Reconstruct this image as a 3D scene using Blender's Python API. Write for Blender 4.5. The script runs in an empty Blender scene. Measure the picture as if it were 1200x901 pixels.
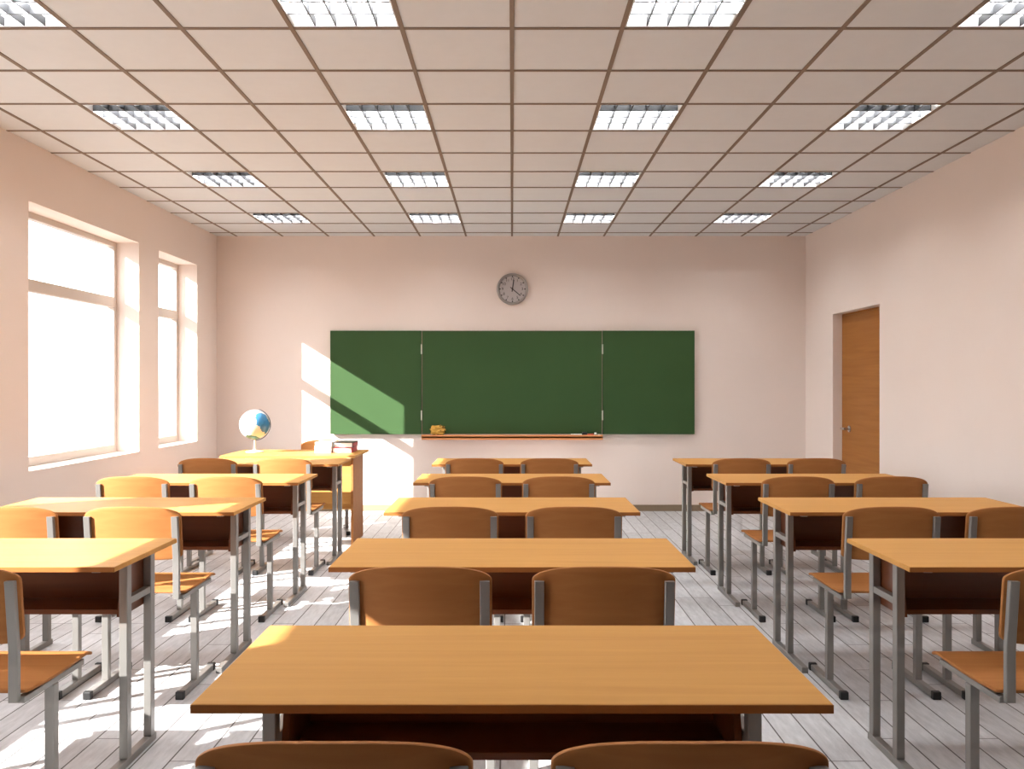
import bpy, bmesh, math, random
from mathutils import Vector, Matrix

random.seed(4)
SC = bpy.context.scene
COL = SC.collection
PI = math.pi

# ----------------------------------------------------------------- sizes
F = 959.0            # focal length in pixels of a 1200 x 901 frame
EYE = 1.366          # camera height
XL, XR = -3.190, 3.173
YB, YF = 8.840, -3.600     # chalkboard wall, unseen wall behind the camera, set back to cut bounce light
ZC = 2.970
TILE = 0.4956
ROW0, PITCH = 1.535, 1.155
COLX = 1.911


# ----------------------------------------------------------------- helpers
def srgb(r, g, b):
    def f(c):
        c /= 255.0
        return c / 12.92 if c <= 0.04045 else ((c + 0.055) / 1.055) ** 2.4
    return (f(r), f(g), f(b), 1.0)


class MB:
    """collects shapes and links them as one mesh object"""

    def __init__(self):
        self.bm = bmesh.new()

    def box(self, x0, x1, y0, y1, z0, z1, bevel=0.0, seg=2, mat=None):
        b = bmesh.new()
        bmesh.ops.create_cube(b, size=1.0)
        bmesh.ops.scale(b, vec=(x1 - x0, y1 - y0, z1 - z0), verts=b.verts)
        bmesh.ops.translate(b, vec=((x0 + x1) / 2, (y0 + y1) / 2, (z0 + z1) / 2), verts=b.verts)
        if bevel > 0:
            bmesh.ops.bevel(b, geom=list(b.edges), offset=bevel, segments=seg, profile=0.5, affect='EDGES')
        if mat is not None:
            b.transform(mat)
        self.add(b)
        return self

    def add(self, b):
        me = bpy.data.meshes.new('tmp')
        b.to_mesh(me)
        b.free()
        self.bm.from_mesh(me)
        bpy.data.meshes.remove(me)

    def cyl(self, p0, p1, r0, r1=None, seg=24, bevel=0.0):
        r1 = r0 if r1 is None else r1
        p0, p1 = Vector(p0), Vector(p1)
        d = p1 - p0
        b = bmesh.new()
        bmesh.ops.create_cone(b, cap_ends=True, segments=seg, radius1=r0, radius2=r1, depth=d.length)
        if bevel:
            ed = [e for e in b.edges if len(e.link_faces) == 2 and any(len(f.verts) > 4 for f in e.link_faces)]
            bmesh.ops.bevel(b, geom=ed, offset=bevel, segments=2, affect='EDGES')
        q = Vector((0, 0, 1)).rotation_difference(d.normalized())
        b.transform(Matrix.Translation((p0 + p1) / 2) @ q.to_matrix().to_4x4())
        self.add(b)
        return self

    def sweep(self, path, prof, closed_prof=True):
        """prof: list of (u, v); path: list of (point, U, V)"""
        b = bmesh.new()
        rings = []
        for p, U, V in path:
            p, U, V = Vector(p), Vector(U), Vector(V)
            rings.append([b.verts.new(p + U * u + V * v) for u, v in prof])
        n = len(prof)
        for i in range(len(rings) - 1):
            for k in range(n):
                b.faces.new((rings[i][k], rings[i][(k + 1) % n], rings[i + 1][(k + 1) % n], rings[i + 1][k]))
        b.faces.new(rings[0][::-1])
        b.faces.new(rings[-1])
        bmesh.ops.recalc_face_normals(b, faces=b.faces)
        self.add(b)
        return self

    def lathe(self, prof, seg=40, at=(0, 0, 0)):
        b = bmesh.new()
        rings = []
        for r, z in prof:
            if r < 1e-6:
                rings.append([b.verts.new((at[0], at[1], at[2] + z))])
            else:
                rings.append([b.verts.new((at[0] + r * math.cos(2 * PI * k / seg),
                                           at[1] + r * math.sin(2 * PI * k / seg), at[2] + z)) for k in range(seg)])
        for i in range(len(rings) - 1):
            a, c = rings[i], rings[i + 1]
            for k in range(seg):
                k2 = (k + 1) % seg
                if len(a) == 1 and len(c) == 1:
                    continue
                if len(a) == 1:
                    b.faces.new((a[0], c[k2], c[k]))
                elif len(c) == 1:
                    b.faces.new((a[k], a[k2], c[0]))
                else:
                    b.faces.new((a[k], a[k2], c[k2], c[k]))
        bmesh.ops.recalc_face_normals(b, faces=b.faces)
        self.add(b)
        return self

    def build(self, name, mat, parent=None, loc=None, smooth=False):
        me = bpy.data.meshes.new(name)
        self.bm.to_mesh(me)
        self.bm.free()
        me.materials.append(mat)
        o = bpy.data.objects.new(name, me)
        COL.objects.link(o)
        if smooth:
            for p in me.polygons:
                p.use_smooth = True
            try:
                me.set_sharp_from_angle(angle=math.radians(38))
            except Exception:
                pass
        if parent is not None:
            o.parent = parent
        if loc is not None:
            o.location = loc
        return o


def thing(name, label, cat, loc=(0, 0, 0), rotz=0.0, group=None):
    o = bpy.data.objects.new(name, None)
    o.empty_display_size = 0.1
    COL.objects.link(o)
    o.location = loc
    o.rotation_euler = (0, 0, rotz)
    tag(o, label, cat, group)
    return o


def tag(o, label, cat, group=None):
    o['label'] = label
    o['category'] = cat
    if group:
        o['group'] = group
    return o


def structure(o):
    o['kind'] = 'structure'
    return o


def copy_tree(o, parent=None):
    kids = [c for c in bpy.data.objects if c.parent == o]
    c = o.copy()
    COL.objects.link(c)
    if parent is not None:
        c.parent = parent
    for k in kids:
        copy_tree(k, c)
    return c


# ----------------------------------------------------------------- materials
def new_mat(name):
    m = bpy.data.materials.new(name)
    m.use_nodes = True
    nt = m.node_tree
    return m, nt, nt.nodes['Principled BSDF']


def plain(name, col, rough=0.5, metal=0.0, spec=None, noise=0.0, nscale=6.0):
    m, nt, b = new_mat(name)
    b.inputs['Base Color'].default_value = col
    b.inputs['Roughness'].default_value = rough
    b.inputs['Metallic'].default_value = metal
    if spec is not None:
        b.inputs['Specular IOR Level'].default_value = spec
    if noise > 0:
        tc = nt.nodes.new('ShaderNodeTexCoord')
        n = nt.nodes.new('ShaderNodeTexNoise')
        n.inputs['Scale'].default_value = nscale
        n.inputs['Detail'].default_value = 5
        nt.links.new(tc.outputs['Object'], n.inputs['Vector'])
        r = nt.nodes.new('ShaderNodeValToRGB')
        r.color_ramp.elements[0].position = 0.3
        r.color_ramp.elements[1].position = 0.7
        r.color_ramp.elements[0].color = tuple(c * (1 - noise) for c in col[:3]) + (1,)
        r.color_ramp.elements[1].color = tuple(min(1, c * (1 + noise)) for c in col[:3]) + (1,)
        nt.links.new(n.outputs['Fac'], r.inputs['Fac'])
        nt.links.new(r.outputs['Color'], b.inputs['Base Color'])
    return m


def wood(name, dark, light, scale=(1.2, 26.0, 26.0), rough=0.52, spec=0.10):
    m, nt, b = new_mat(name)
    tc = nt.nodes.new('ShaderNodeTexCoord')
    mp = nt.nodes.new('ShaderNodeMapping')
    mp.inputs['Scale'].default_value = scale
    nt.links.new(tc.outputs['Object'], mp.inputs['Vector'])
    n = nt.nodes.new('ShaderNodeTexNoise')
    n.inputs['Scale'].default_value = 1.0
    n.inputs['Detail'].default_value = 6
    n.inputs['Roughness'].default_value = 0.62
    n.inputs['Distortion'].default_value = 0.6
    nt.links.new(mp.outputs['Vector'], n.inputs['Vector'])
    r = nt.nodes.new('ShaderNodeValToRGB')
    r.color_ramp.elements[0].position = 0.28
    r.color_ramp.elements[1].position = 0.72
    r.color_ramp.elements[0].color = dark
    r.color_ramp.elements[1].color = light
    nt.links.new(n.outputs['Fac'], r.inputs['Fac'])
    nt.links.new(r.outputs['Color'], b.inputs['Base Color'])
    b.inputs['Roughness'].default_value = rough
    b.inputs['Specular IOR Level'].default_value = spec
    return m


def mathnode(nt, op, a, b=None, c=None):
    n = nt.nodes.new('ShaderNodeMath')
    n.operation = op
    for i, v in enumerate((a, b, c)):
        if v is None:
            continue
        if isinstance(v, (int, float)):
            n.inputs[i].default_value = v
        else:
            nt.links.new(v, n.inputs[i])
    return n.outputs[0]


def floor_material():
    m, nt, b = new_mat('whitewashed_planks')
    tc = nt.nodes.new('ShaderNodeTexCoord')
    sp = nt.nodes.new('ShaderNodeSeparateXYZ')
    nt.links.new(tc.outputs['Object'], sp.inputs[0])
    W, L = 0.12, 1.14
    u = mathnode(nt, 'DIVIDE', mathnode(nt, 'SUBTRACT', sp.outputs[0], 0.078), W)
    row = mathnode(nt, 'FLOOR', u)
    fu = mathnode(nt, 'SUBTRACT', u, row)
    wn = nt.nodes.new('ShaderNodeTexWhiteNoise')
    wn.noise_dimensions = '1D'
    nt.links.new(row, wn.inputs['W'])
    # six possible stagger positions, as the boards in the photo step by a sixth of their length
    st = mathnode(nt, 'DIVIDE', mathnode(nt, 'FLOOR', mathnode(nt, 'MULTIPLY', wn.outputs['Value'], 6.0)), 6.0)
    v = mathnode(nt, 'ADD', mathnode(nt, 'DIVIDE', mathnode(nt, 'SUBTRACT', sp.outputs[1], 0.118), L), st)
    cell = mathnode(nt, 'FLOOR', v)
    fv = mathnode(nt, 'SUBTRACT', v, cell)
    du = mathnode(nt, 'MULTIPLY', mathnode(nt, 'MINIMUM', fu, mathnode(nt, 'SUBTRACT', 1.0, fu)), W)
    dv = mathnode(nt, 'MULTIPLY', mathnode(nt, 'MINIMUM', fv, mathnode(nt, 'SUBTRACT', 1.0, fv)), L)
    gap = mathnode(nt, 'MAXIMUM', mathnode(nt, 'LESS_THAN', du, 0.0030), mathnode(nt, 'LESS_THAN', dv, 0.0022))
    # per-board tone
    cb = nt.nodes.new('ShaderNodeCombineXYZ')
    nt.links.new(row, cb.inputs[0])
    nt.links.new(cell, cb.inputs[1])
    w2 = nt.nodes.new('ShaderNodeTexWhiteNoise')
    w2.noise_dimensions = '3D'
    nt.links.new(cb.outputs[0], w2.inputs['Vector'])
    mp = nt.nodes.new('ShaderNodeMapping')
    mp.inputs['Scale'].default_value = (26, 5, 1)
    nt.links.new(tc.outputs['Object'], mp.inputs['Vector'])
    n = nt.nodes.new('ShaderNodeTexNoise')
    n.inputs['Scale'].default_value = 1.6
    n.inputs['Detail'].default_value = 7
    n.inputs['Roughness'].default_value = 0.65
    nt.links.new(mp.outputs['Vector'], n.inputs['Vector'])
    fac = mathnode(nt, 'ADD', mathnode(nt, 'MULTIPLY', n.outputs['Fac'], 0.8), mathnode(nt, 'MULTIPLY', w2.outputs['Value'], 0.22))
    r = nt.nodes.new('ShaderNodeValToRGB')
    r.color_ramp.elements[0].position = 0.25
    r.color_ramp.elements[1].position = 0.72
    r.color_ramp.elements[0].color = FLOOR_DARK
    r.color_ramp.elements[1].color = FLOOR_LIGHT
    nt.links.new(fac, r.inputs['Fac'])
    mx = nt.nodes.new('ShaderNodeMix')
    mx.data_type = 'RGBA'
    nt.links.new(gap, mx.inputs[0])
    nt.links.new(r.outputs['Color'], mx.inputs[6])
    mx.inputs[7].default_value = srgb(74, 66, 66)
    nt.links.new(mx.outputs[2], b.inputs['Base Color'])
    b.inputs['Roughness'].default_value = 0.5
    b.inputs['Specular IOR Level'].default_value = 0.35
    return m


def emission(name, col, strength):
    m = bpy.data.materials.new(name)
    m.use_nodes = True
    nt = m.node_tree
    nt.nodes.remove(nt.nodes['Principled BSDF'])
    e = nt.nodes.new('ShaderNodeEmission')
    e.inputs['Color'].default_value = col
    e.inputs['Strength'].default_value = strength
    nt.links.new(e.outputs[0], nt.nodes['Material Output'].inputs['Surface'])
    return m


def glass_material():
    m = bpy.data.materials.new('window_glass')
    m.use_nodes = True
    nt = m.node_tree
    nt.nodes.remove(nt.nodes['Principled BSDF'])
    t = nt.nodes.new('ShaderNodeBsdfTransparent')
    t.inputs['Color'].default_value = (0.98, 0.98, 0.98, 1)
    g = nt.nodes.new('ShaderNodeBsdfGlossy')
    g.inputs['Roughness'].default_value = 0.02
    fr = nt.nodes.new('ShaderNodeValue')
    fr.outputs[0].default_value = 0.05
    mx = nt.nodes.new('ShaderNodeMixShader')
    nt.links.new(fr.outputs[0], mx.inputs[0])
    nt.links.new(t.outputs[0], mx.inputs[1])
    nt.links.new(g.outputs[0], mx.inputs[2])
    nt.links.new(mx.outputs[0], nt.nodes['Material Output'].inputs['Surface'])
    return m


def globe_material():
    m, nt, b = new_mat('globe_map')
    tc = nt.nodes.new('ShaderNodeTexCoord')
    n = nt.nodes.new('ShaderNodeTexNoise')
    n.inputs['Scale'].default_value = 16.0
    n.inputs['Detail'].default_value = 5
    nt.links.new(tc.outputs['Object'], n.inputs['Vector'])
    prev = None

    def patch(centre, radius, rough, prev, col):
        d = nt.nodes.new('ShaderNodeVectorMath')
        d.operation = 'DISTANCE'
        nt.links.new(tc.outputs['Object'], d.inputs[0])
        d.inputs[1].default_value = centre
        v = mathnode(nt, 'ADD', d.outputs['Value'], mathnode(nt, 'MULTIPLY', mathnode(nt, 'SUBTRACT', n.outputs['Fac'], 0.5), rough))
        inside = mathnode(nt, 'LESS_THAN', v, radius)
        mx = nt.nodes.new('ShaderNodeMix')
        mx.data_type = 'RGBA'
        nt.links.new(inside, mx.inputs[0])
        if isinstance(prev, tuple):
            mx.inputs[6].default_value = prev
        else:
            nt.links.new(prev, mx.inputs[6])
        mx.inputs[7].default_value = col
        return mx.outputs[2]

    c = srgb(214, 222, 222)                                             # pale sea
    c = patch((-.045, -.12, -.015), .072, .10, c, srgb(140, 200, 212))   # pale blue ocean
    c = patch((.055, -.09, -.060), .070, .12, c, srgb(214, 206, 188))    # sandy land
    c = patch((.085, -.075, .045), .062, .10, c, srgb(58, 128, 176))     # deep blue ocean
    c = patch((.118, -.04, -.01), .062, .09, c, srgb(50, 112, 156))
    c = patch((-.01, -.05, -.122), .060, .07, c, srgb(44, 96, 74))       # dark green at the pole
    c = patch((-.05, .09, .05), .11, .12, c, srgb(70, 140, 184))
    nt.links.new(c, b.inputs['Base Color'])
    b.inputs['Roughness'].default_value = 0.3
    return m


FLOOR_DARK, FLOOR_LIGHT = srgb(164, 164, 166), srgb(208, 208, 210)
M = {}
M['wood'] = wood('honey_beech', srgb(176, 126, 67), srgb(190, 140, 78))
M['plywood'] = wood('shade_toned_plywood', srgb(149, 96, 53), srgb(163, 109, 63))  # same wood as the desk tops, darkened to paint shade on upright faces
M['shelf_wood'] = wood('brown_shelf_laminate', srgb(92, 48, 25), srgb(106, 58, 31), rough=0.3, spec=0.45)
M['edge_shade'] = wood('edge_shade_wood', srgb(138, 86, 44), srgb(152, 98, 52))  # desk wood darkened, shade of the front edge put into the colour
M['door_wood'] = wood('door_veneer', srgb(144, 92, 42), srgb(162, 107, 53), scale=(26, 1.2, 26), rough=0.4)
M['tray_wood'] = wood('tray_wood', srgb(196, 128, 80), srgb(210, 144, 94))
M['steel'] = plain('brushed_steel', srgb(142, 139, 135), rough=0.40, metal=0.6)
M['black'] = plain('black_plastic', srgb(22, 21, 21), rough=0.5)
M['wall'] = plain('peach_wall_paint', srgb(229, 215, 206), rough=0.85, spec=0.1, noise=0.012, nscale=2.0)
M['rear'] = plain('darkened_rear_wall', srgb(112, 78, 60), rough=0.85, spec=0.1)  # unseen wall, colour made dark to cut bounce onto camera-facing surfaces
M['ceiling'] = plain('ceiling_tile', srgb(212, 214, 215), rough=0.9, spec=0.1, noise=0.012, nscale=14)
M['grid'] = plain('ceiling_bar', srgb(122, 104, 88), rough=0.7)
M['frame'] = plain('window_frame_paint', srgb(196, 184, 174), rough=0.5)
M['base'] = plain('skirting', srgb(128, 110, 88), rough=0.6)
M['board'] = plain('green_chalkboard', srgb(53, 77, 45), rough=0.7, spec=0.12, noise=0.05, nscale=1.5)
M['board_edge'] = plain('board_edge', srgb(112, 92, 76), rough=0.6)
M['hinge'] = plain('hinge_metal', srgb(205, 205, 192), rough=0.4, metal=0.3)
M['clock_rim'] = plain('clock_rim', srgb(150, 143, 138), rough=0.35, metal=0.5)
M['clock_face'] = plain('clock_face', srgb(180, 172, 170), rough=0.6)
M['ink'] = plain('dark_ink', srgb(40, 34, 34), rough=0.6)
M['tube'] = emission('fluorescent_tube', (.97, 0.985, 1.0, 1), 84.0)
M['reflector'] = plain('lamp_reflector', srgb(225, 225, 225), rough=0.5)
M['louvre'] = plain('lamp_louvre', srgb(30, 30, 32), rough=0.4, metal=0.0)
M['glass'] = glass_material()
M['floor'] = floor_material()
M['globe'] = globe_material()
M['globe_stand'] = plain('globe_stand', srgb(238, 226, 214), rough=0.4)
M['globe_base'] = plain('globe_base', srgb(206, 220, 196), rough=0.4)
M['arm'] = plain('meridian_metal', srgb(70, 72, 84), rough=0.35, metal=0.6)
M['paper'] = plain('paper', srgb(236, 233, 228), rough=0.8)
M['red'] = plain('red_cover', srgb(168, 26, 40), rough=0.45)
M['darkcover'] = plain('dark_cover', srgb(32, 22, 26), rough=0.45)
M['chalk'] = plain('white_chalk', srgb(236, 232, 220), rough=0.9)
M['redchalk'] = plain('red_chalk', srgb(196, 84, 66), rough=0.9)
M['felt'] = plain('dark_felt', srgb(38, 40, 40), rough=0.95)
M['chrome'] = plain('chrome', srgb(200, 198, 196), rough=0.25, metal=0.9)

m, nt, b = new_mat('sponge')
tc = nt.nodes.new('ShaderNodeTexCoord')
vz = nt.nodes.new('ShaderNodeTexVoronoi')
vz.inputs['Scale'].default_value = 30
nt.links.new(tc.outputs['Object'], vz.inputs['Vector'])
rr = nt.nodes.new('ShaderNodeValToRGB')
rr.color_ramp.elements[0].position = 0.22
rr.color_ramp.elements[0].color = srgb(58, 40, 16)
rr.color_ramp.elements[1].position = 0.45
rr.color_ramp.elements[1].color = srgb(192, 146, 62)
nt.links.new(vz.outputs['Distance'], rr.inputs['Fac'])
nt.links.new(rr.outputs['Color'], b.inputs['Base Color'])
b.inputs['Roughness'].default_value = 0.95
M['sponge'] = m

# ----------------------------------------------------------------- room shell
structure(MB().box(XL - .3, XR + .3, YF - .3, YB + .3, -0.12, 0.0).build('floor', M['floor']))

WINS = [(7.39, 8.29), (5.40, 7.00), (3.44, 5.095), (1.45, 3.09), (0.13, 1.03)]
WZ0, WZ1 = 0.792, 2.578
XO = XL - 0.30
wl = MB()
edges = [YF]
for a, c in sorted(WINS):
    edges += [a, c]
edges.append(YB)
for i in range(0, len(edges), 2):
    wl.box(XO, XL, edges[i], edges[i + 1], 0, ZC)
for a, c in WINS:
    wl.box(XO, XL, a, c, 0, WZ0)
    wl.box(XO, XL, a, c, WZ1, ZC)
structure(wl.build('wall_left', M['wall']))

DY0, DY1, DZ1, DREC = 7.065, 8.093, 2.060, 0.085
wr = MB()
wr.box(XR, XR + .3, YF, DY0, 0, ZC)
wr.box(XR, XR + .3, DY1, YB, 0, ZC)
wr.box(XR, XR + .3, DY0, DY1, DZ1, ZC)
structure(wr.build('wall_right', M['wall']))
structure(MB().box(XO, XR + .3, YB, YB + .3, 0, ZC).build('wall_front', M['wall']))
structure(MB().box(XO, XR + .3, YF - .3, YF, 0, ZC).build('wall_back', M['rear']))

bt = 0.012
structure(MB().box(XL, XR, YB - bt, YB, 0, .068, .003).build('baseboard_front', M['base']))
structure(MB().box(XL, XL + bt, YF, YB - bt, 0, .068, .003).build('baseboard_left', M['base']))
bb = MB()
bb.box(XR - bt, XR, YF, DY0, 0, .068, .003)
bb.box(XR - bt, XR, DY1, YB - bt, 0, .068, .003)
structure(bb.build('baseboard_right', M['base']))
structure(MB().box(XL + bt, XR - bt, YF, YF + bt, 0, .068, .003).build('baseboard_back', M['base']))

# ceiling: tiles laid in a grid of bars, open where a lamp is set in
Y_REF = 3.684                          # a cross bar's line in the photo
LAMP_K = (-5, -2, 1, 4)                # columns, left edges in tiles from the middle bar
LAMP_M = (0, 3, 6, 9)                  # rows, far edges in tiles from Y_REF
lamp_cells = set()
EXTRA_M = (-3,)
for k in LAMP_K:
    for n in LAMP_M + EXTRA_M:
        lamp_cells.add((k, n - 1))
ce = MB()
kx0, kx1 = math.floor(XL / TILE), math.ceil(XR / TILE)
ky0, ky1 = math.floor((YF - Y_REF) / TILE), math.ceil((YB - Y_REF) / TILE)
for kx in range(kx0, kx1):
    for ky in range(ky0, ky1):
        if (kx, ky) in lamp_cells:
            continue
        x0, x1 = max(XL, kx * TILE), min(XR, (kx + 1) * TILE)
        y0, y1 = max(YF, Y_REF + ky * TILE), min(YB, Y_REF + (ky + 1) * TILE)
        if x1 - x0 > .001 and y1 - y0 > .001:
            ce.box(x0, x1, y0, y1, ZC, ZC + .016)
ce.box(XO, XR + .3, YF - .3, YB + .3, ZC + .16, ZC + .22)
ceiling = structure(ce.build('ceiling', M['ceiling']))
gb = MB()
bw = 0.0104
for kx in range(kx0 + 1, kx1):
    gb.box(kx * TILE - bw, kx * TILE + bw, YF, YB, ZC - .004, ZC + .004)
for ky in range(ky0 + 1, ky1):
    gb.box(XL, XR, Y_REF + ky * TILE - bw, Y_REF + ky * TILE + bw, ZC - .0036, ZC + .004)
gb.build('ceiling_grid', M['grid'], ceiling)

# windows
def make_window(i, a, c):
    w = bpy.data.objects.new('window_%d' % i, None)
    COL.objects.link(w)
    w.location = (XL - .22, (a + c) / 2, WZ0)
    structure(w)
    h, wd = WZ1 - WZ0, c - a
    fx0, fx1, s = -.03, .03, .046
    f = MB()
    f.box(fx0, fx1, -wd / 2, -wd / 2 + s, 0, h, .004)
    f.box(fx0, fx1, wd / 2 - s, wd / 2, 0, h, .004)
    f.box(fx0, fx1, -wd / 2 + s, wd / 2 - s, 0, s + .02, .004)
    f.box(fx0, fx1, -wd / 2 + s, wd / 2 - s, h - s, h, .004)
    f.build('window_frame', M['frame'], w)
    t0, t1 = 2.020 - WZ0, 2.108 - WZ0
    MB().box(fx0, fx1, -wd / 2 + s, wd / 2 - s, t0, t1, .004).build('transom', M['frame'], w)
    for z0, z1 in ((s + .02, t0), (t1, h - s)):
        MB().box(-.003, .003, -wd / 2 + s, wd / 2 - s, z0, z1).build('window_pane', M['glass'], w)
    return w


for i, (a, c) in enumerate(WINS):
    make_window(i + 1, a, c)

# door in its recess
dr = bpy.data.objects.new('door_1', None)
COL.objects.link(dr)
dr.location = (XR + DREC, (DY0 + DY1) / 2, 0)
structure(dr)
dw = DY1 - DY0
MB().box(0, .045, -dw / 2 + .01, dw / 2 - .028, .006, DZ1 - .022, .003).build('door_leaf', M['door_wood'], dr)
fr = MB()
fr.box(.006, .06, -dw / 2, -dw / 2 + .008, 0, DZ1)
fr.box(.006, .06, dw / 2 - .025, dw / 2, 0, DZ1)
fr.box(.006, .06, -dw / 2, dw / 2, DZ1 - .02, DZ1)
fr.build('door_frame', M['door_wood'], dr)
hy, hz = 7.890 - (DY0 + DY1) / 2, 0.938
hd = MB()
hd.cyl((0, hy, hz), (-.012, hy, hz), .032, bevel=.003)
hd.cyl((-.008, hy, hz), (-.055, hy, hz), .013)
hd.cyl((-.05, hy - .008, hz), (-.05, hy + .095, hz), .0125, .011, bevel=.003)
hd.build('door_handle', M['chrome'], dr, smooth=True)
structure(MB().box(XR + .2, XR + .3, DY0, DY1, 0, DZ1).build('wall_behind_door', M['wall']))


# ----------------------------------------------------------------- ceiling lamps
def make_lamp():
    t = thing('ceiling_light', 'x', 'ceiling light')
    s = TILE / 2 - bw - .001
    h = MB()
    h.box(-s, s, -s, s, .090, .095)
    h.box(-s, -s + .006, -s, s, 0, .090)
    h.box(s - .006, s, -s, s, 0, .090)
    h.box(-s + .006, s - .006, -s, -s + .006, 0, .090)
    h.box(-s + .006, s - .006, s - .006, s, 0, .090)
    h.build('housing', M['reflector'], t)
    for y in (-.062, .062):
        MB().cyl((-s + .02, y, .060), (s - .02, y, .060), .028, seg=14).build('lamp_tube', M['tube'], t, smooth=True)
    l = MB()
    n = 5
    for i in range(1, n):
        x = -s + .006 + (2 * s - .012) * i / n
        l.box(x - .003, x + .003, -s + .006, s - .006, .002, .040)
    for j in range(1, 4):
        y = -s + .006 + (2 * s - .012) * j / 4
        l.box(-s + .006, s - .006, y - .0042, y + .0042, .002, .050)
    l.build('louvre', M['louvre'], t)
    return t


lamp0 = make_lamp()
RN = {0: 'the row cut by the photo top', 3: 'the third row from the chalkboard',
      6: 'the second row from the chalkboard', 9: 'the row nearest the chalkboard'}
CN = {-5: 'far left', -2: 'centre left', 1: 'centre right', 4: 'far right'}
first = True
for n in LAMP_M + EXTRA_M:
    for k in LAMP_K:
        o = lamp0 if first else copy_tree(lamp0)
        first = False
        o.location = ((k + .5) * TILE, Y_REF + (n - .5) * TILE, ZC)
        if n in RN:
            o['label'] = 'square louvred ceiling light, %s in %s' % (CN[k], RN[n])
        else:
            o['label'] = 'square louvred ceiling light, %s in the row just above the photo' % CN[k]
        o['group'] = 'louvred ceiling lights'


# ----------------------------------------------------------------- school desks
def make_desk():
    t = thing('school_desk', 'x', 'desk')
    W, D, Z = .6035, .505, .766
    top = MB().box(-W, W, .0012, D, Z - .0178, Z, .0022).build('tabletop', M['wood'], t)
    MB().box(-W, W, -.0008, .0016, Z - .0172, Z - .0010, .0004).build('edge_shade_strip', M['edge_shade'], top)  # thin strip added to paint the shade on the tabletop's front edge
    zt = Z - .0178
    d1, d2 = .228, .421                       # front faces of the posts
    for s in (-1, 1):
        xo, xi = s * .539, s * .509
        x0, x1 = min(xo, xi), max(xo, xi)
        for d in (d1, d2):
            MB().box(x0, x1, d, d + .035, .028, zt, .003).build('leg', M['steel'], t)
        MB().box(x0 + .002, x1 - .002, d1 + .035, d2, .575, .600, .002).build('crossbar', M['steel'], t)
        MB().box(x0, x1, .025, .470, 0, .028, .003).build('foot', M['steel'], t)
        MB().box(x0, x1, .036, d1, zt - .010, zt, .002).build('support_arm', M['steel'], t)
    xs = .506
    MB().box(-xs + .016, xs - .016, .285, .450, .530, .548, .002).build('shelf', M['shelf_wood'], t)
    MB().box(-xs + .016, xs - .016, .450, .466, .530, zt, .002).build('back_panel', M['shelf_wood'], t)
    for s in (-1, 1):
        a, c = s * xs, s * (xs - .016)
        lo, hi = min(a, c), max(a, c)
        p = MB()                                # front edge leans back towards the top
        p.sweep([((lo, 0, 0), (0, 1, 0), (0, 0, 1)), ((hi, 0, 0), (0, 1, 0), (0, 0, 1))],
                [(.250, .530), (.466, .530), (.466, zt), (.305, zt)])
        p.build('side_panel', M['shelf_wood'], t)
    return t


ORD = ['first', 'second', 'third', 'fourth', 'fifth']
desk0 = make_desk()
first = True
for cname, cx, rows in (('middle', 0.0, range(0, 5)), ('left', -COLX, range(1, 5)), ('right', COLX, range(1, 5))):
    for r in rows:
        o = desk0 if first else copy_tree(desk0)
        first = False
        o.location = (cx, ROW0 + PITCH * r, 0)
        if cname == 'middle':
            where = ['nearest the camera, its whole top in view', 'second from the camera', 'third from the camera',
                     'second from the chalkboard', 'nearest the chalkboard'][r]
            o['label'] = 'wood-topped double school desk in the middle column, %s' % where
        else:
            side = 'sunlit window column' if cname == 'left' else 'shaded door-side column'
            where = ['', 'nearest the camera', 'second from the camera', 'second from the front wall', 'nearest the front wall'][r]
            o['label'] = 'wood-topped double school desk in the %s, %s' % (side, where)
        o['group'] = 'double school desks'


# ----------------------------------------------------------------- chairs
def backrest_mesh(mb):
    hw, z0, z1, th = .209, .607, .843, .012
    nx, nz = 33, 15
    b = bmesh.new()

    def edge(u):
        return max(0.0, 1 - abs(u) ** 3.0) ** 0.5

    front, back = [], []
    for layer in (0, 1):
        g = []
        for i in range(nx):
            u = math.sin((-1 + 2 * i / (nx - 1)) * PI / 2)
            u = max(-1, min(1, u))
            x = u * hw
            zt = z1 - .006 * u * u - .040 * (1 - edge(u))
            zb = z0 + .024 * (1 - max(0.0, 1 - abs(u) ** 9) ** 0.5)
            colm = []
            for j in range(nz):
                v = j / (nz - 1)
                z = zb + (zt - zb) * v
                y = .030 * (x / hw) ** 2 - .0255 - .020 * max(0, (z - .60)) / .2
                colm.append(b.verts.new((x, y + layer * th, z)))
            g.append(colm)
        (front if layer else back).extend(g)
    for i in range(nx - 1):
        for j in range(nz - 1):
            b.faces.new((back[i][j], back[i + 1][j], back[i + 1][j + 1], back[i][j + 1]))
            b.faces.new((front[i][j], front[i][j + 1], front[i + 1][j + 1], front[i + 1][j]))
    rim = []
    loop = [(i, 0) for i in range(nx)] + [(nx - 1, j) for j in range(1, nz)] + \
           [(i, nz - 1) for i in range(nx - 2, -1, -1)] + [(0, j) for j in range(nz - 2, 0, -1)]
    for q in range(len(loop)):
        (i, j), (k, l) = loop[q], loop[(q + 1) % len(loop)]
        f = b.faces.new((back[i][j], front[i][j], front[k][l], back[k][l]))
        rim.append(f)
    bmesh.ops.recalc_face_normals(b, faces=b.faces)
    # round the rim over a little
    rimset = set(rim)
    ed = [e for e in b.edges if len(e.link_faces) == 2 and ((e.link_faces[0] in rimset) != (e.link_faces[1] in rimset))]
    bmesh.ops.bevel(b, geom=ed, offset=.0042, segments=2, profile=0.5, affect='EDGES')
    mb.add(b)


def seat_profile(v):
    """height of the seat surface along its depth 0..1"""
    if v > .84:
        return .470 - .020 * ((v - .84) / .16) ** 2
    return .470 - .007 * math.sin(PI * v / .84)


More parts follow.
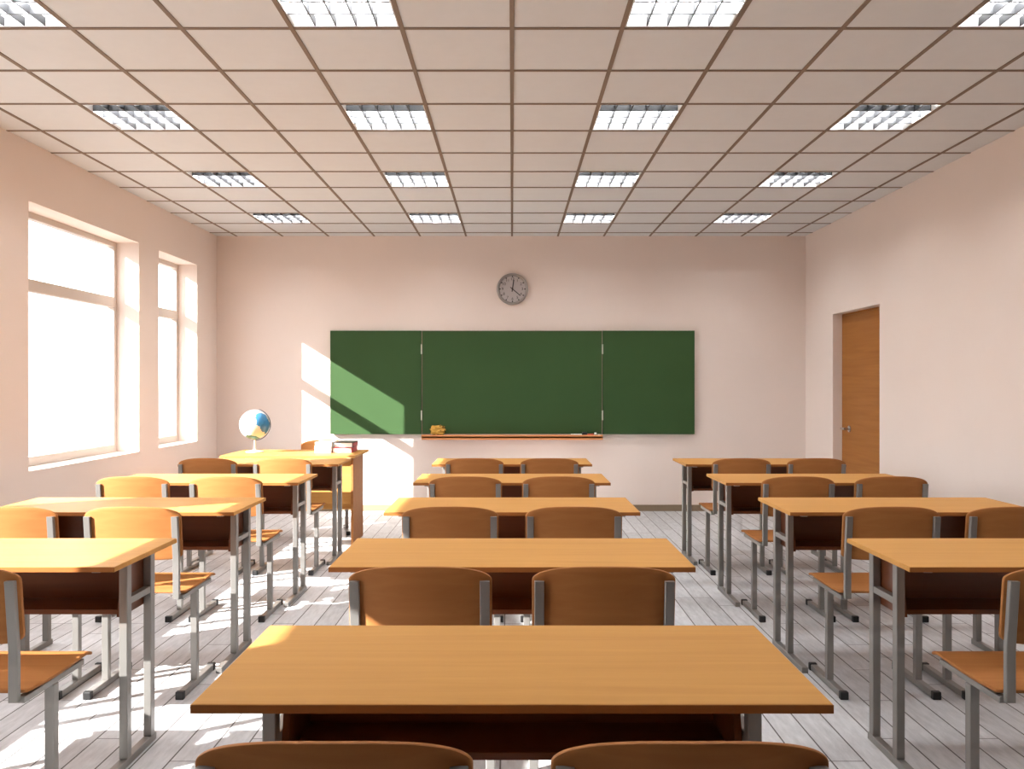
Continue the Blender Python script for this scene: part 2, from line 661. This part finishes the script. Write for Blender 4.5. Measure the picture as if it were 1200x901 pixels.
def seat_mesh(mb):
    hw, y0, y1, th = .216, .004, .402, .011
    nx, ny = 17, 22
    b = bmesh.new()
    grids = []
    for layer in (0, 1):
        g = []
        for i in range(nx):
            u = math.sin((-1 + 2 * i / (nx - 1)) * PI / 2)
            colm = []
            fr_ = y1 - .022 * (1 - max(0.0, 1 - abs(u) ** 6) ** 0.5)
            re_ = y0 + .012 * (1 - max(0.0, 1 - abs(u) ** 10) ** 0.5)
            for j in range(ny):
                v = j / (ny - 1)
                y = re_ + (fr_ - re_) * v
                z = seat_profile((y - y0) / (y1 - y0)) - layer * th
                colm.append(b.verts.new((u * hw, y, z)))
            g.append(colm)
        grids.append(g)
    top, bot = grids
    for i in range(nx - 1):
        for j in range(ny - 1):
            b.faces.new((top[i][j], top[i + 1][j], top[i + 1][j + 1], top[i][j + 1]))
            b.faces.new((bot[i][j], bot[i][j + 1], bot[i + 1][j + 1], bot[i + 1][j]))
    loop = [(i, 0) for i in range(nx)] + [(nx - 1, j) for j in range(1, ny)] + \
           [(i, ny - 1) for i in range(nx - 2, -1, -1)] + [(0, j) for j in range(ny - 2, 0, -1)]
    rim = set()
    for q in range(len(loop)):
        (i, j), (k, l) = loop[q], loop[(q + 1) % len(loop)]
        rim.add(b.faces.new((top[i][j], bot[i][j], bot[k][l], top[k][l])))
    bmesh.ops.recalc_face_normals(b, faces=b.faces)
    ed = [e for e in b.edges if len(e.link_faces) == 2 and ((e.link_faces[0] in rim) != (e.link_faces[1] in rim))]
    bmesh.ops.bevel(b, geom=ed, offset=.004, segments=2, profile=0.5, affect='EDGES')
    mb.add(b)


def make_chair():
    t = thing('school_chair', 'x', 'chair')
    a = MB()
    backrest_mesh(a)
    a.build('backrest', M['plywood'], t, smooth=True)
    a = MB()
    seat_mesh(a)
    a.build('seat', M['plywood'], t, smooth=True)
    for s in (-1, 1):
        x = s * .1885
        # the back post: upright to above the seat, then leaning back along the backrest
        w, d = .014, .009
        c = .002
        prof = [(-w + c, -d), (w - c, -d), (w, -d + c), (w, d - c), (w - c, d), (-w + c, d), (-w, d - c), (-w, -d + c)]
        path = []
        for z, y in ((.440, -.0095), (.57, -.0095), (.600, -.0100), (.630, -.0125), (.797, -.0292)):
            path.append(((x, y, z), (1, 0, 0), (0, 1, 0)))
        MB().sweep(path, prof).build('back_post', M['steel'], t)
        xr = s * .2005
        MB().box(xr - .0125, xr + .0125, .0, .335, .432, .4515, .002).build('seat_rail', M['steel'], t)
        MB().box(xr - .015, xr + .015, .148, .178, .030, .432, .003).build('leg', M['steel'], t)
        ft = MB().box(xr - .015, xr + .015, .012, .354, .003, .031, .003).build('foot', M['steel'], t)
        for y0, y1 in ((-.012, .013), (.353, .378)):
            MB().box(xr - .018, xr + .018, y0, y1, 0, .035, .004).build('end_cap', M['black'], ft)
    return t


chair0 = make_chair()
first = True
CHX = 1.908
SP = .2675
plan = []
for r in range(5):
    rn = ['nearest the camera', 'second from the camera', 'third from the camera', 'second from the chalkboard',
          'nearest the chalkboard'][r]
    for s, sn in ((-1, 'left'), (1, 'right')):
        plan.append((s * SP, r, '%s plywood school chair at the middle-column desk %s' % (sn, rn)))
for r in range(1, 5):
    rn = ['', 'nearest the camera', 'second from the camera', 'second from the front wall', 'nearest the front wall'][r]
    for s, sn in ((-1, 'window-side'), (1, 'aisle-side')):
        plan.append((-CHX + s * SP, r, '%s plywood school chair at the window-column desk %s' % (sn, rn)))
    for s, sn in ((-1, 'aisle-side'), (1, 'wall-side')):
        if r == 1 and s > 0:
            continue
        plan.append((CHX + s * SP, r, '%s plywood school chair at the door-side desk %s' % (sn, rn)))
for x, r, lab in plan:
    o = chair0 if first else copy_tree(chair0)
    first = False
    o.location = (x, ROW0 + PITCH * r - .293, 0)
    o['label'] = lab
    o['group'] = 'plywood and steel school chairs'
tc_ = copy_tree(chair0)
tc_.location = (-1.775, 7.72, 0)
tc_.rotation_euler = (0, 0, PI + .27)
tc_['label'] = 'plywood school chair behind the teacher desk, facing the class'
tc_['group'] = 'plywood and steel school chairs'

# ----------------------------------------------------------------- teacher's desk
td = thing('teacher_desk', 'wooden panel-sided teacher desk by the window, carrying the globe and books', 'desk', (-1.8925, 6.89, 0))
tw = .5705
MB().box(-tw, tw, 0, .66, .746, .766, .002).build('tabletop', M['wood'], td)
for s in (-1, 1):
    a, c = s * (tw - .026), s * (tw - .046)
    MB().box(min(a, c), max(a, c), .06, .52, 0, .746, .002).build('side_panel', M['plywood'], td)  # darker wood than the top, paints shade on the side panels
MB().box(-tw + .046, tw - .046, .075, .093, .348, .735, .002).build('front_panel', M['wood'], td)
MB().box(-tw + .046, tw - .046, .135, .155, .295, .360, .002).build('bottom_rail', M['wood'], td)

# ----------------------------------------------------------------- globe
gx, gy, gz, gr = -2.279, 7.25, 1.011, .131
gl = thing('desk_globe', 'white and blue world globe on a stand at the teacher desk edge', 'globe', (gx, gy, .766))
zc = gz - .766
b_ = bmesh.new()
bmesh.ops.create_uvsphere(b_, u_segments=48, v_segments=24, radius=gr)
s_ = MB()
s_.add(b_)
sph = s_.build('globe_ball', M['globe'], gl, loc=(0, 0, zc), smooth=True)
MB().lathe([(0, 0), (.075, 0), (.078, .004), (.074, .010), (.04, .016), (.014, .020), (0, .020)]).build('base', M['globe_base'], gl, smooth=True)
MB().lathe([(0, .016), (.013, .016), (.009, .03), (.008, zc - gr - .010), (.012, zc - gr - .004), (0, zc - gr - .004)], seg=20).build(
    'stem', M['globe_stand'], gl, smooth=True)
# half-ring meridian on the right side, tilted with the axis
path = []
R_ = gr + .008
for i in range(33):
    a = math.radians(-90 + 23 - 23) + math.radians(165) * i / 32
    path.append(((R_ * math.cos(a), 0, zc + R_ * math.sin(a)), (math.cos(a), 0, math.sin(a)), (0, 1, 0)))
MB().sweep(path, [(-.003, -.007), (.003, -.007), (.003, .007), (-.003, .007)]).build('meridian_arm', M['arm'], gl)

# ----------------------------------------------------------------- books and paper on the teacher's desk
def make_book(z, x0, x1, y0, y1, h, cover, label):
    t = thing('book', label, 'book', ((x0 + x1) / 2, (y0 + y1) / 2, z), 0, 'books on the teacher desk')
    w, d = (x1 - x0) / 2, (y1 - y0) / 2
    MB().box(-w + .004, w - .006, -d + .003, d - .004, .004, h - .004).build('page_block', M['paper'], t)
    c = MB()
    c.box(-w, w, -d, d, 0, .004, .001)
    c.box(-w, w, -d, d, h - .004, h, .001)
    c.box(w - .005, w, -d, d, .0, h, .001)
    c.build('cover', cover, t)
    if cover is not M['red']:
        MB().box(w, w + .0012, -d + .02, d - .02, .006, h - .008).build('spine_label', M['red'], t)
    return t


make_book(.766, -1.575, -1.405, 7.18, 7.44, .046, M['red'], 'thick red-spined book lying under the black one on the teacher desk')
make_book(.812, -1.568, -1.402, 7.20, 7.46, .044, M['darkcover'], 'black-covered book lying on top of the red-spined book')
ps = MB()
for i in range(9):
    j = random.uniform(-.003, .003)
    ps.box(-.072 + j, .072 + j, -.105, .105, .0105 * i, .0105 * i + .0098, .0006)
tag(ps.build('paper_stack', M['paper'], loc=(-1.655, 7.27, .766)), 'stack of white paper beside the books on the teacher desk', 'paper')

# ----------------------------------------------------------------- chalkboard
bd = thing('chalkboard', 'wide green three-panel chalkboard with hinged side wings on the far wall', 'chalkboard', (0, YB, 0))
BZ0, BZ1 = .832, 1.944
BF = -.050            # front face, measured from the wall


def panel(name, x0, x1):
    o = MB().box(x0 + .006, x1 - .006, BF, BF + .03, BZ0 + .005, BZ1 - .005).build(name, M['board'], bd)
    e = MB()
    e.box(x0, x0 + .006, BF - .002, BF + .032, BZ0, BZ1)
    e.box(x1 - .006, x1, BF - .002, BF + .032, BZ0, BZ1)
    e.box(x0 + .006, x1 - .006, BF - .002, BF + .032, BZ1 - .005, BZ1)
    e.box(x0 + .006, x1 - .006, BF - .002, BF + .032, BZ0, BZ0 + .005)
    return o, e


for nm, x0, x1 in (('left_wing', -1.952, -.974), ('centre_panel', -.968, .969), ('right_wing', .975, 1.961)):
    o, e = panel('side_panel' if 'wing' in nm else 'main_panel', x0, x1)
    e.build('edge_strip', M['board_edge' if nm == 'centre_panel' else 'board'], o)
MB().box(-1.5, 1.5, -.02, 0, 1.0, 1.8).build('wall_mount', M['steel'], bd)
for x in (-.971, .972):
    for z in (1.745, 1.035):
        MB().cyl((x, BF - .006, z - .052), (x, BF - .006, z + .052), .0085, seg=14).build('hinge', M['hinge'], bd, smooth=True)
tr = MB()
TY = -.150
tr.box(-.962, .966, TY, BF - .003, .795, .815, .002)
tr.box(-.962, .966, TY, TY + .014, .778, .831, .003)
tr.build('chalk_tray', M['tray_wood'], bd)
TZ, TYc = .8155, YB - .100

# things lying on the tray
b_ = bmesh.new()
bmesh.ops.create_icosphere(b_, subdivisions=5, radius=1.0)
from mathutils import noise as mnoise
for v in b_.verts:
    p = v.co.copy()
    k = 1 + .30 * mnoise.noise(p * 2.3 + Vector((3, 1, 7))) + .18 * mnoise.noise(p * 5.5) + .05 * mnoise.noise(p * 11)
    q = Vector([math.copysign(abs(c) ** .75, c) for c in p])
    v.co = Vector((q.x * .074 * k, q.y * .036 * k, q.z * .054 * k))
zmin = min(v.co.z for v in b_.verts)
for v in b_.verts:
    v.co.z = max(v.co.z - zmin - .006, 0)
s_ = MB()
s_.add(b_)
tag(s_.build('sponge', M['sponge'], loc=(-.796, TYc, TZ), smooth=True), 'lumpy yellow-brown sponge at the left end of the chalk tray', 'sponge')


def lying(name, mat, xa, xb, r, label, cat, dz=0.0, seg=14):
    o = MB().cyl((-(xb - xa) / 2, 0, 0), ((xb - xa) / 2, 0, 0), r, seg=seg, bevel=.0015).build(
        name, mat, loc=((xa + xb) / 2, TYc, TZ + r + dz), smooth=True)
    return tag(o, label, cat)


lying('chalk_stick', M['chalk'], .628, .745, .0125, 'long white chalk stick lying near the right end of the tray', 'chalk')
lying('chalk_stick', M['redchalk'], .806, .872, .013, 'short red chalk stick between the eraser and white bits', 'chalk')
lying('chalk_stick', M['chalk'], .880, .902, .019, 'fat white chalk stub beside the red chalk', 'chalk')
lying('chalk_stick', M['chalk'], .915, .940, .011, 'smallest white chalk stub at the right tray end', 'chalk')
er = thing('board_eraser', 'small dark board eraser between the white and red chalk', 'eraser', (.775, TYc, TZ))
MB().box(-.027, .027, -.025, .025, 0, .022, .004).build('felt_pad', M['felt'], er)
MB().box(-.027, .027, -.022, .022, .022, .042, .005).build('handle', M['black'], er)

# ----------------------------------------------------------------- wall clock
ck = thing('wall_clock', 'round grey wall clock above the chalkboard', 'clock', (.005, YB, 2.394))
rot = Matrix.Rotation(PI / 2, 4, 'X')       # lathe axis to -y
R = .170


def lathe_wall(prof, name, mat):
    mb = MB().lathe(prof, seg=56)
    mb.bm.transform(rot)
    return mb.build(name, mat, ck, smooth=True)


lathe_wall([(0, 0), (R, 0), (R, .03), (R - .004, .042), (R - .014, .046), (R - .026, .040), (R - .030, .024), (0, .024)], 'rim', M['clock_rim'])
lathe_wall([(0, .0245), (R - .030, .0245), (R - .030, .027), (0, .027)], 'dial', M['clock_face'])
for h in range(12):
    a = 2 * PI * h / 12
    rr_ = R - .036
    mk = MB()
    big = .0075
    mk.cyl((rr_ * math.sin(a), -.026, rr_ * math.cos(a)), (rr_ * math.sin(a), -.029, rr_ * math.cos(a)), big, seg=12)
    mk.build('hour_mark', M['ink'], ck)
    n = 12 if h == 0 else h
    cu = bpy.data.curves.new('numeral', 'FONT')
    cu.body = str(n)
    cu.size = .041
    cu.align_x = 'CENTER'
    cu.align_y = 'CENTER'
    cu.extrude = .0006
    tmp = bpy.data.objects.new('tmp', cu)
    COL.objects.link(tmp)
    dg = bpy.context.evaluated_depsgraph_get()
    me = bpy.data.meshes.new_from_object(tmp.evaluated_get(dg))
    bpy.data.objects.remove(tmp)
    me.transform(rot)
    me.materials.clear()
    me.materials.append(M['ink'])
    o = bpy.data.objects.new('numeral', me)
    COL.objects.link(o)
    o.parent = ck
    o.location = ((R - .064) * math.sin(a), -.0285, (R - .064) * math.cos(a))


def hand(name, ang, length, w, y):
    a = math.radians(ang)
    mb = MB()
    mb.box(-w, w, y - .0015, y + .0015, -.03, length, .0006)
    mb.bm.transform(Matrix.Rotation(a, 4, 'Y'))
    return mb.build(name, M['ink'], ck)


hand('minute_hand', 130, .112, .0045, -.033)
hand('hour_hand', 8.5, .100, .0055, -.037)
hp = MB().cyl((0, -.027, 0), (0, -.041, 0), .010, seg=20)
hp.build('hand_hub', M['ink'], ck)

# ----------------------------------------------------------------- light
SUN = Vector((1.0, 0.595, -0.612)).normalized()
sl = bpy.data.lights.new('sun', 'SUN')
sl.energy = 32.0
sl.color = (1.0, .98, .94)
sl.angle = math.radians(0.4)
so = bpy.data.objects.new('sun', sl)
COL.objects.link(so)
so.rotation_euler = SUN.to_track_quat('-Z', 'Y').to_euler()
so.location = (-8, -3, 6)

w = bpy.data.worlds.new('sky')
SC.world = w
w.use_nodes = True
nt = w.node_tree
bg = nt.nodes['Background']
tc = nt.nodes.new('ShaderNodeTexCoord')
sp = nt.nodes.new('ShaderNodeSeparateXYZ')
nt.links.new(tc.outputs['Generated'], sp.inputs[0])
rp = nt.nodes.new('ShaderNodeValToRGB')            # bright hazy sky over paler ground
rp.color_ramp.elements[0].position = 0.49
rp.color_ramp.elements[0].color = (.25, .25, .25, 1)
rp.color_ramp.elements[1].position = 0.53
rp.color_ramp.elements[1].color = (.96, .98, 1.0, 1)
nt.links.new(mathnode(nt, 'MULTIPLY_ADD', sp.outputs[2], 0.5, 0.5), rp.inputs['Fac'])
nt.links.new(rp.outputs['Color'], bg.inputs['Color'])
bg.inputs['Strength'].default_value = 7.0

# ----------------------------------------------------------------- camera
cam = bpy.data.cameras.new('camera')
cam.sensor_width = 36.0
cam.sensor_fit = 'HORIZONTAL'
cam.lens = F * 36.0 / 1200.0
cam.clip_start = .02
co = bpy.data.objects.new('camera', cam)
COL.objects.link(co)
co.location = (0, 0, EYE)
co.rotation_euler = (PI / 2, 0, 0)
SC.camera = co

vs = SC.view_settings
vs.view_transform = 'Standard'
vs.look = 'None'
vs.gamma = 1.0
vs.use_curve_mapping = False
vs.exposure = 0.04
SC.cycles.use_denoising = True
SC.cycles.max_bounces = 12
SC.cycles.diffuse_bounces = 8
SC.cycles.transparent_max_bounces = 16
SC.cycles.sample_clamp_indirect = 6.0
